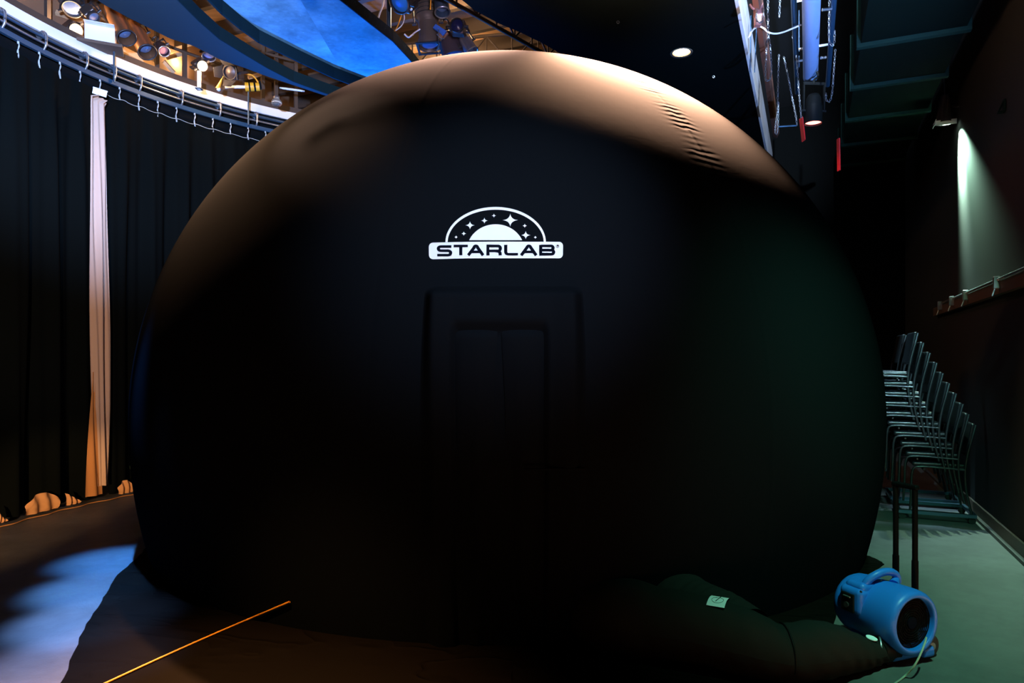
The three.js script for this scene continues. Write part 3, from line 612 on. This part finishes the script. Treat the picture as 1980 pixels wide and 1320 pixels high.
// added warm point lights filling the roof space
LIGHTS.void3 = point(rgb(1, .62, .34), 5, [-.75, 5.65, -8.0], 4);
LIGHTS.void1 = point(rgb(1, .62, .32), 6, [-1.1, 5.65, -9.6], 4);
LIGHTS.void2 = point(rgb(1, .60, .30), 2.4, [-4.6, 5.6, -9.4], 4);

// lanterns in the left gap
parCan('long dark lantern tinted copper for the warm light, with a blue lens, upper of the two beside the white box', at(228, 40, 7.6), V3(.62, -.95, .42), .66, .095, M.copper, M.lens, undefined, M.blackMetal);
parCan('long dark lantern tinted copper for the warm light, with a blue lens, lower of the two beside the white box', at(270, 72, 7.8), V3(.62, -.95, .42), .58, .095, M.copper, M.lens, undefined, M.blackMetal);
fresnel('dark lantern with a yellow sticker above the glaring lamp at the far left', at(140, 15, 7.4), V3(.3, -1, .55), .12, M.lens, undefined, false);
fresnel('small grey lantern tilted to the right of the far left glaring lamp', at(180, 32, 7.35), V3(.75, -.75, .3), .075, M.lens, undefined, false);
fresnel('dark square-faced lantern with pale flaps right of the second glaring lamp', at(446, 140, 8.3), V3(-.15, -.5, 1), .10, M.canDark, undefined, true);
parCan('blue-fronted lantern just above the second glaring lamp', at(404, 97, 8.45), V3(.2, -1, .45), .24, .075, M.canDark, mat([.2, .3, .9], .2), undefined, M.galv);
parCan('small lantern with red and blue glints under the dark blue panel', at(312, 92, 8.0), V3(.6, -.7, .5), .22, .06, M.canDark, mat([.5, .2, .2], .2), undefined, M.galv);
// pale boards and braces lit by the lamps behind the ring
{
  const B = [[108, 24, 160, 41, 7.9, .05, 'above the far left glaring lamp'], [238, 96, 300, 128, 8.3, .07, 'below the copper-tinted lanterns'], [316, 118, 337, 141, 8.6, .05, 'left of the second glaring lamp'], [150, 2, 172, 30, 7.8, .04, 'at the top beside the far left lamp'], [322, 112, 352, 104, 8.7, .03, 'over the dark square post'], [480, 150, 505, 143, 8.9, .03, 'above the striped work light'], [548, 152, 600, 168, 9.0, .03, 'under the dark blue panel tip']];
  for (const [x0, y0, x1, y1, d, w, where] of B) tag(mesh('timber_brace', beam(at(x0, y0, d), at(x1, y1, d + .1), w, .04), mat([.50, .33, .18], .8)), `pale timber brace in the roof space ${where}`, 'timber', 'pale roof braces');
}
// things on the ledge
{
  const b = at(195, 88, 7.42); const t = thing('storage_box', 'white cardboard box on the ledge between the glaring lamp and copper-tinted lanterns', 'box', b.toArray()); t.rotation.y = .45;
  mesh('carton', bx(.28, .17, .2, 0, .085, 0), M.white, t); mesh('flap', bx(.28, .006, .10, 0, .17, .14).rotateX(0), M.white, t); mesh('shelf_board', bx(.42, .03, .26, 0, -.017, 0), M.wood, t);
  const w = at(385, 172, 8.1); const p = thing('white_post', 'bright white post under the second glaring lamp', 'post', w.toArray()); mesh('shaft', rbx(.035, .22, .035, .004, 0, .10, 0), M.white, p); mesh('foot_plate', bx(.07, .01, .07), M.steel, p);
  const j = at(535, 205, 8.7); const jt = thing('glass_bulb', 'clear round glass lamp cover standing on the ledge near the dome', 'glass cover', j.toArray());
  mesh('bowl', lathe([[.0, .0], [.03, .002], [.055, .015], [.068, .04], [.06, .068], [.036, .082], [.034, .115]], 24), M.glass, jt); mesh('cap', lathe([[.036, .10], [.038, .125], [.0, .127]], 20), M.galv, jt);
  const o = at(488, 168, 8.55); const ot = thing('work_light', 'yellow and black striped work light with a pale tube over the ledge', 'work light', o.toArray()); ot.rotation.set(0, .3, .12);
  mesh('sleeve', new THREE.CylinderGeometry(.055, .05, .17, 20).rotateZ(Math.PI / 2), M.yellow, ot);
  for (const x of [-.03, .03]) mesh('stripe', new THREE.CylinderGeometry(.0565, .0525, .022, 20).rotateZ(Math.PI / 2).translate(x, 0, 0), M.blackPlastic, ot);
  mesh('end_cap', bx(.03, .08, .08, .095, .02, 0), M.blackPlastic, ot); mesh('tube', new THREE.CylinderGeometry(.019, .019, .24, 14).rotateZ(Math.PI / 2).translate(-.2, .0, 0), M.white, ot);
  mesh('cable_arm', tube([V3(.08, .05, 0), V3(.02, .14, 0), V3(-.05, .16, 0), V3(-.16, .17, 0)], .01, 16, 6), M.orange, ot);
  const s2 = at(421, 172, 8.2); const st = thing('spring_clamp', 'orange spring clamp leaning on the ledge near the second lamp', 'clamp', s2.toArray()); st.rotation.z = -.4;
  mesh('jaw', new THREE.ConeGeometry(.028, .17, 14).translate(0, .085, 0), M.orange, st); mesh('grip', new THREE.SphereGeometry(.024, 14, 10).translate(.012, .0, 0), M.white, st);
  const tl = at(565, 173, 8.85); const tt = thing('fluorescent_tube', 'pale tube hung level under the point of the dark blue panel', 'lamp tube', tl.toArray()); tt.rotation.set(0, .2, -.06);
  mesh('tube', new THREE.CylinderGeometry(.014, .014, .26, 12).rotateZ(Math.PI / 2), M.white, tt); mesh('cap', [new THREE.CylinderGeometry(.016, .016, .03, 12).rotateZ(Math.PI / 2).translate(.14, 0, 0), new THREE.CylinderGeometry(.016, .016, .03, 12).rotateZ(Math.PI / 2).translate(-.14, 0, 0)], M.galv, tt);
}
// posts, braces and trusses of the roof space
{
  const posts = [[92, 4.78, 'far left, before the glaring lamp'], [303, 4.72, 'right of the two copper-tinted lanterns'], [357, 4.75, 'left of the second glaring lamp'], [436, 4.74, 'right of the second glaring lamp'], [508, 4.72, 'beside the striped work light'], [534, 4.85, 'behind the glass lamp cover'], [572, 4.74, 'last before the dome']];
  posts.forEach(([px, R, w], i) => {
    const d = ringAt(px, R), p = ring(R, d, 4.97); const t = thing('steel_post', `upright dark steel post on the ring ledge, ${w}`, 'post', p.toArray(), 'posts on the ring ledge'); t.rotation.y = (90 - d) * Math.PI / 180 - Math.PI / 2;
    mesh('shaft', [bx(.045, 1.03, .045, 0, .515, 0)], M.joist, t); mesh('foot_plate', bx(.10, .012, .10, 0, .006, 0), M.blackMetal, t);
  });
  const rails = [[5.42, 4.74], [5.75, 4.74]];
  rails.forEach(([y, R], i) => tag(mesh('ledge_rail', arcPipe(R, y, .02, -10, 75), M.joist), i ? 'upper curved pipe rail joining the posts over the ring ledge' : 'lower curved pipe rail joining the posts over the ring ledge', 'pipe rail', 'ring pipe rails'));
  function truss(label, p, q, h, bays) {
    const t = thing('lighting_truss', label, 'truss', p.toArray()); const up = V3(0, h, 0), d = V3().subVectors(q, p);
    wmesh('chord', rod(p, q, .022, 10), M.joist, t); wmesh('chord', rod(p.clone().add(up), q.clone().add(up), .022, 10), M.joist, t);
    for (let i = 0; i < bays; i++) { const a = p.clone().addScaledVector(d, i / bays), b = p.clone().addScaledVector(d, (i + 1) / bays); wmesh('brace', i % 2 ? rod(a.clone().add(up), b, .011, 6) : rod(a, b.clone().add(up), .011, 6), M.joist, t); wmesh('strut', rod(a, a.clone().add(up), .011, 6), M.joist, t); }
    return t;
  }
  truss('dark lattice truss above the gap between the two blue panels', V3(-3.2, 5.2, -6.2), V3(-1.4, 5.2, -9.6), .35, 9);
  truss('dark lattice truss crossing above the lantern cluster', V3(-2.0, 5.35, -9.3), V3(1.0, 5.3, -8.6), .4, 9);
  truss('dark lattice truss running along the black soffit edge', V3(-.75, 5.05, -6.6), V3(1.2, 5.05, -8.9), .32, 10);
}
// cluster over the dome top
{
  profileSpot('large dark profile lantern pointing straight down over the dome top', at(827, 45, 7.25), V3(.08, -1, .05), .62, .118, mat([.12, .095, .08], .45, .4));
  parCan('blue-lit cylinder lantern with a bright rim beside the black soffit', at(853, -2, 7.05), V3(.12, -1, .28), .36, .075, mat([.06, .10, .16], .35, .5), M.lens, undefined, M.galv);
  fresnel('square lantern with a round black lens facing the camera by the soffit', at(884, 50, 7.15), V3(-.1, -.15, 1), .085, mat([.01, .012, .05], .1), undefined, false);
  parCan('wide dark lantern just behind the dome top', at(872, 88, 7.6), V3(.25, -1, .1), .30, .125, mat([.06, .045, .06], .5, .3));
  parCan('silvery ribbed lantern tilted behind the dome top', at(902, 84, 7.5), V3(.62, -1, .2), .26, .07, mat([.30, .33, .42], .3, .85), M.lens, undefined, M.galv);
  fresnel('lantern with a bright blue lens hung above the wide blue panel edge', at(774, 4, 6.95), V3(-.35, -.8, .7), .13, mat([.03, .22, .75], .15), undefined, false);
  const P = (px, py, d = 7.2) => at(px, py, d);
  tag(mesh('pipe_batten', rod(P(690, -40, 7.4), P(960, -22, 7.4), .024, 12), M.blackMetal), 'level black pipe carrying the lantern cluster above the dome top', 'pipe');
  tag(mesh('drop_pipe', [rod(P(752, -60, 7.3), P(752, 60, 7.3), .025, 12)], M.steel), 'upright dark pipe left of the lantern cluster', 'pipe');
  tag(mesh('power_cable', tube([P(742, -12, 7.1), P(740, 10, 7.1), P(735, 24, 7.1), P(731, 36, 7.15)], .011, 30, 8), M.paleWire), 'thick white cable hanging left of the upright dark pipe', 'cable');
  tag(mesh('power_cable', tube([P(782, 66, 7.05), P(790, 72, 7.05), P(796, 68, 7.05), P(803, 62, 7.1), P(812, 56, 7.1)], .008, 30, 8), M.paleWire), 'short white cable looped low beside the large profile lantern', 'cable');
  tag(mesh('power_cable', tube([P(779, 18, 7.1), P(782, 36, 7.1), P(776, 50, 7.1), P(765, 59, 7.1)], .006, 30, 8), M.paleWire), 'thin white cable arching down between pipe and profile lantern', 'cable');
  tag(mesh('power_cable', tube([P(779, 20, 7.12), P(772, 42, 7.12), P(766, 56, 7.12), P(763, 60, 7.12)], .006, 30, 8), M.orange), 'thin orange cable hanging beside the thin white one', 'cable');
  tag(mesh('power_cable', tube([P(832, -10, 7.0), P(833, 4, 7.0), P(832, 18, 7.0)], .007, 20, 8), M.orange), 'short orange cable above the large profile lantern', 'cable');
  tag(mesh('cable_plug', rbx(.05, .03, .03, .008).rotateZ(-.8).translate(...P(793, 16, 7.0).toArray()), M.white), 'small white cable connector hung in the lantern cluster', 'connector');
  tag(mesh('blue_bar', beam(P(840, 51, 7.1), P(861, 65, 7.1), .05, .03), mat([.03, .12, .5], .4)), 'short blue bar wedged between the lanterns', 'bar');
  tag(mesh('copper_bracket', [beam(P(846, 64, 7.05), P(857, 74, 7.05), .03, .02), beam(P(857, 74, 7.05), P(866, 64, 7.05), .02, .02)], mat([.4, .2, .12], .4, .6)), 'bent copper-coloured bracket below the short blue bar', 'bracket');
}
// chains are many small links joined
function chain(label, pts, link = .03, group) {
  const curve = new THREE.CatmullRomCurve3(pts), L = curve.getLength(), n = Math.max(3, Math.round(L / (link * .78))); const gs = [];
  const proto = new THREE.TorusGeometry(link * .36, link * .115, 5, 10).scale(.62, 1.15, 1);
  for (let i = 0; i <= n; i++) { const p = curve.getPointAt(i / n), t = curve.getTangentAt(i / n); const q = new THREE.Quaternion().setFromUnitVectors(V3(0, 1, 0), t).multiply(new THREE.Quaternion().setFromAxisAngle(V3(0, 1, 0), i % 2 ? Math.PI / 2 : 0)); gs.push(proto.clone().applyQuaternion(q).translate(p.x, p.y, p.z)); }
  return tag(mesh('chain', gs, M.chain), label, 'chain', group);
}
chain('short chain hanging through the lantern cluster to the dome top', [at(848, 58, 7.0), at(848.5, 80, 7.0), at(849, 104, 7.0)], .03);

// ------------------------------------------------------------------ rigging over the right side
{
  const H = 4.6, uEnd = (px, py) => { const p = atH(px, py, H); return p.x * SA - p.z * CA; };
  const bar = (v, u0, u1, y) => [UV(u0, v, y), UV(u1, v, y)];
  tag(mesh('timber_batten', beam(...bar(-.395, 3.5, 10.1, H), .055, .075), M.timber), 'reddish brown timber batten hung beside the white soffit edge', 'batten');
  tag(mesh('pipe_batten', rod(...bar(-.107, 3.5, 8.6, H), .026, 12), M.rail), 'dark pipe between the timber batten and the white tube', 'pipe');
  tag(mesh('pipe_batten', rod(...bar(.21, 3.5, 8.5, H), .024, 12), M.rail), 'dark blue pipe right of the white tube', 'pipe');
  const tp = UV(7.95, .03, 4.5); const tb = thing('blue_tinted_tube', 'thick white round-ended tube hung among the chains, with blue light put into its colour', 'tube', tp.toArray());
  const cap = new THREE.CapsuleGeometry(.073, 4.6, 12, 28).rotateX(Math.PI / 2).rotateY(-A); const cc = UV(5.6, .03, 4.5); cap.translate(cc.x, cc.y, cc.z); wmesh('sleeve', cap, mat([.22, .36, .66], .5), tb);  // white tube; the blue light on it is put into the colour
  for (const u of [4.9, 6.4, 7.4]) { const p = UV(u, .03, 4.5); wmesh('hanger', [beam(UV(u, -.107, 4.6), UV(u, .21, 4.6), .02, .012), rod(UV(u, .03, 4.56), UV(u, .03, 4.62), .008)], M.galv, tb); }
  // pinkish clamp on the timber
  const c = at(1466, 18, 6.0); const ct = thing('hook_clamp', 'pinkish hook clamp gripping the near end of the timber batten', 'clamp', c.toArray());
  mesh('body', [rbx(.075, .15, .07, .02, 0, .0, 0), bx(.05, .10, .05, -.005, -.1, 0)], mat([.35, .16, .14], .5, .2), ct); mesh('lever', tube([V3(-.02, .0, .02), V3(-.05, -.01, .03), V3(-.075, .02, .03), V3(-.08, .03, .03)], .012, 12, 8), mat([.35, .16, .14], .5, .2), ct);
  const P = (x, y, d) => at(x, y, d);
  chain('short chain loop slung under the pinkish hook clamp', [P(1463, 20, 5.95), P(1463, 36, 5.95), P(1466, 42, 5.92), P(1471, 43, 5.92), P(1476, 36, 5.95), P(1476, 20, 5.95)], .036);
  chain('single chain hanging between pinkish clamp and dark pipe', [P(1485, -20, 6.1), P(1485, 20, 6.1), P(1485, 57, 6.1)], .036);
  chain('long chain loop slung round the middle of the timber batten', [P(1486, 66, 6.6), P(1490, 100, 6.6), P(1491, 140, 6.6), P(1488, 154, 6.58), P(1482, 155, 6.56), P(1480, 142, 6.6), P(1482, 100, 6.62), P(1483, 68, 6.62)], .036);
  chain('left one of the two long slack chains below the dark pipe', [P(1506, 108, 7.2), P(1504, 170, 7.2), P(1503, 215, 7.2), P(1500, 240, 7.2), P(1499, 258, 7.2), P(1502, 259, 7.18), P(1504, 250, 7.16), P(1505, 200, 7.16)], .036);
  chain('right one of the two long slack chains below the dark pipe', [P(1516, 112, 7.2), P(1522, 140, 7.2), P(1531, 185, 7.2), P(1538, 220, 7.2), P(1541, 240, 7.2)], .036);
  chain('chain hanging beside the dark pipe just left of the white tube', [P(1533, 72, 6.9), P(1539, 105, 6.9), P(1545, 180, 6.9), P(1549, 225, 6.9)], .034);
  chain('upper chain loop slung on the dark blue pipe right of the tube', [P(1604, -20, 6.0), P(1603, 60, 6.0), P(1604, 82, 6.0), P(1609, 87, 5.98), P(1613, 82, 6.0), P(1614, 62, 6.0)], .036);
  chain('lower chain loop slung on the dark blue pipe right of the tube', [P(1615, 98, 6.5), P(1612, 140, 6.5), P(1608, 185, 6.5), P(1603, 197, 6.48), P(1598, 193, 6.46), P(1597, 182, 6.5)], .036);
  chain('short chain at the top edge between timber batten and dark pipe', [P(1509, -20, 6.3), P(1508, 8, 6.3), P(1507, 31, 6.3)], .036);
  tag(mesh('power_cable', tube([P(1448, 73, 6.2), P(1453, 62, 6.2), P(1460, 54, 6.2), P(1468, 51, 6.2), P(1477, 55, 6.2), P(1487, 63, 6.2), P(1500, 65, 6.2), P(1515, 62, 6.2), P(1530, 56, 6.2), P(1549, 48, 6.2)], .008, 60, 8), M.paleWire), 'white cable sagging between soffit edge, timber batten and white tube', 'cable');
  let k = 0; for (const [x0, y0, x1, y1, d, w] of [[1590, 19, 1608, 17, 6.0, 'upper one, right of the white tube'], [1587, 112, 1597, 111, 6.6, 'lower one, right of the white tube'], [1543, 118, 1551, 117, 6.8, 'left of the white tube']]) tag(mesh('cross_pin', rod(P(x0, y0, d), P(x1, y1, d), .013, 10), M.galv), `small bright steel pin, ${w}`, 'pin', 'bright rig pins');
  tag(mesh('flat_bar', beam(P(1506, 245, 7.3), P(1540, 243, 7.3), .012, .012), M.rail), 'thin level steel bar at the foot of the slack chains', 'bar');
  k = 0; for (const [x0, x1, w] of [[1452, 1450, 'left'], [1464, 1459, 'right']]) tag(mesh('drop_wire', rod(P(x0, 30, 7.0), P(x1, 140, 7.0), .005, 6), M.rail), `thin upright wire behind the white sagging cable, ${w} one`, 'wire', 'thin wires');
  tag(mesh('hanger_rod', rod(P(1545, 20, 6.9), P(1545, 130, 6.9), .007, 8), M.steel), 'thin steel rod upright just left of the white tube', 'hanger rod');
}
// red par lamp
{
  const q = at(1573, 214, 7.0), dir = V3(-.22, -1, .62).normalize();
  const face = at(1573, 241, 6.97);
  const t = aim(thing('par_can', 'black can lamp glowing red at its mouth under the white tube', 'stage light', q.toArray()), V3(-.03, -1, .02));
  mesh('can', lathe([[0, .17], [.05, .165], [.068, .13], [.078, .06], [.085, .04], [.085, -.135], [.081, -.135], [.081, -.10]], 36), M.blackPlastic, t);
  mesh('lamp_face', lathe([[0, -.128], [.04, -.126], [.08, -.115]], 32), glow(6, 1.1, .9), t);
  hang(t, .085, .28, M.blackPlastic);
  const pt = spot(rgb(1, .03, .02), 1.1, [face.x, face.y - .02, face.z], [face.x - .3, 0, face.z + .5], 150, .3, 3); LIGHTS.red = pt;
  tag(mesh('red_tinted_flap', beam(at(1549, 228, 6.95), at(1554, 272, 6.9), .012, .05), mat([.5, .012, .012], .6)), 'narrow upright steel flap coloured red for the lamp light, left of the red lamp', 'flap');  // red lamp light put into the flap colour
  tag(mesh('red_tinted_flap', beam(at(1621, 268, 7.2), at(1622, 330, 7.2), .014, .05), mat([.5, .012, .012], .6)), 'narrow upright steel strip coloured red for the lamp light, right of the red lamp', 'flap');  // strip coloured red in place of lamp light falling on it
}
// rectangular ventilation duct along the right wall
{
  const p = UV(6.85, .85, 4.3); const t = thing('ventilation_duct', 'dark rectangular ventilation duct with flanged joints running along the right wall', 'ventilation duct', p.toArray());
  const v0 = .42, v1 = 1.26, y0 = 4.3, y1 = 4.85; let u = 3.76;
  for (let i = 0; i < 8; i++, u += 1.03) {
    wmesh('duct_section', uvBox(u + .03, u + 1.0, v0 + .02, v1 - .02, y0 + .02, y1), M.ductMetal, t);
    wmesh('flange', [uvBox(u - .03, u + .03, v0 - .015, v1 + .015, y0 - .015, y0 + .03), uvBox(u - .03, u + .03, v0 - .015, v0 + .03, y0 + .02, y1), uvBox(u - .03, u + .03, v1 - .03, v1 + .015, y0 + .02, y1)], M.flange, t);
  }
}
// recessed downlight in the soffit
{
  const t = thing('recessed_downlight', 'round recessed downlight shining in the black soffit', 'ceiling light', [1.78, SOF, -7.17]);
  mesh('trim_ring', lathe([[.092, .0], [.112, -.006], [.115, .0], [.112, .004]], 40), mat([.05, .05, .05], .5), t);
  mesh('reflector', lathe([[.095, .0], [.085, .07], [.06, .11], [0, .12]], 36), mat([.8, .6, .4], .25, .9), t);
  mesh('lamp_face', lathe([[0, .028], [.05, .03], [.085, .04]], 36), glow(14, 11, 7), t);
  LIGHTS.down = spot(rgb(1, .68, .42), 60, [1.78, SOF - .01, -7.17], [1.45, 3.6, -6.35], 90, .6, 3);
  // two more of the same row, over the top edge of the picture
  LIGHTS.down2 = spot(rgb(1, .45, .22), 28000, [1.05, SOF - .01, -5.55], [.75, 3.0, -5.2], 77, .9, 6);
  LIGHTS.down3 = spot(rgb(1, .45, .25), 5600, [-.12, SOF - .01, -5.62], [-.6, 3.2, -5.3], 90, .8, 10);
  // a lantern shining down through the gap between the two blue panels
  LIGHTS.gap = spot(rgb(1, .46, .2), 950, [-2.95, 4.97, -6.05], [-1.8, 3.0, -5.3], 48, .9, 3);
}
// unseen strap added to shade the dome shoulder, in the beam of an unseen lamp
{ const L = V3(-2.3, 4.62, -4.6); LIGHTS.shoulder = spot(rgb(1, .5, .27), 190, L.toArray(), domeHit(625, 235, 0).toArray(), 30, 1, 2);
  [[716, 225, .075]].forEach(([px, py, w]) => { const p = L.clone().lerp(domeHit(px, py, 0), .28); tag(mesh('added_shadow_strap', [bx(w, 4.9 - 4.02, .01, p.x, (4.9 + 4.02) / 2, p.z), bx(w * 1.4, .02, .03, p.x, 4.02, p.z)], M.blackMetal), 'unseen dark strap added under the wide blue panel to shade the dome', 'strap'); }); }
// wall light and rail on the right wall
{
  const b = UV(8.62, 0, 0); const uL = 8.62, vL = VR - .13;
  const q = UV(uL, vL, 4.02); const t = thing('wall_light', 'tapered wall light with a suspended cable throwing a green-white beam down the wall', 'wall light', q.toArray()); t.rotation.y = -A;
  mesh('shade', lathe([[.035, .33], [.05, .30], [.085, .06], [.09, .03], [.086, .03], [.08, .06], [.045, .29]], 28), M.canDark, t);
  mesh('reflector', [bx(.20, .006, .14, -.0, .045, .0), bx(.006, .06, .14, -.1, .015, 0).rotateZ(-.2), bx(.20, .05, .006, 0, .02, .07)], M.white, t);
  mesh('lamp_face', new THREE.CylinderGeometry(.05, .05, .012, 24).translate(.02, .03, 0), glow(9, 12, 10), t);
  mesh('stem', rod(V3(0, .33, 0), V3(-.02, .9, 0), .006, 8), M.blackMetal, t);
  mesh('bracket', [bx(.16, .02, .03, .08, .2, 0)], M.blackMetal, t);
  const s = UV(uL - .02, VR - .11, 3.99); LIGHTS.wall = spot(rgb(.66, 1, .80), 620, s.toArray(), UV(uL - .45, VR + .95, 2.2).toArray(), 58, .7, 1);
  LIGHTS.wallWide = spot(rgb(.55, 1, .74), 110, s.toArray(), UV(uL - .95, VR + .6, 2.2).toArray(), 70, .9, 1);
  LIGHTS.wallSpill = spot(rgb(.5, .85, 1), 30, UV(uL - .05, VR - .2, 3.98).toArray(), UV(7.75, .85, 1.1).toArray(), 46, .9, 2);
  const rp = UV(7.0, VR - .05, 2.1); const rt = thing('wall_rail', 'brown timber rail with a thin conduit and clamps along the right wall', 'wall rail', rp.toArray());
  wmesh('board', uvBox(4.0, 9.9, VR - .05, VR, 2.04, 2.14), mat([.09, .055, .03], .6), rt);
  wmesh('conduit', rod(UV(4.0, VR - .06, 2.155), UV(9.2, VR - .06, 2.155), .012, 10), M.galv, rt);
  for (const u of [5.6, 6.7, 7.9, 8.6, 9.3]) wmesh('clamp', [rbx(.05, .10, .03, .008).rotateY(-A).translate(...UV(u, VR - .07, 2.13).toArray()), rod(UV(u, VR - .075, 2.1), UV(u, VR - .10, 2.02), .007, 8)], M.galv, rt);
  const w = at(1938, 205, 5.6); const wu = w.x * SA - w.z * CA;
  const wb = thing('wall_bracket', 'small angled metal bracket on the right wall above the rail', 'bracket', UV(wu, VR - .03, w.y).toArray()); wb.rotation.y = -A; mesh('plate', [bx(.012, .10, .05, .02, 0, 0), bx(.05, .008, .05, 0, -.05, 0)], M.flange, wb); mesh('stay', rod(V3(.02, .05, 0), V3(-.022, -.05, 0), .006, 8), M.flange, wb);
}
// small studs of light metal in the soffit and hooks
for (const [px, py, w] of [[1380, 146, 'beyond the downlight'], [1195, 40, 'above the dome crown']]) { const p = atH(px, py, SOF); tag(mesh('ceiling_hook', new THREE.TorusGeometry(.012, .004, 6, 14).translate(p.x, SOF - .014, p.z), M.galv), `tiny bright hook in the black soffit ${w}`, 'hook', 'soffit hooks'); }

renderer.render(scene, camera);
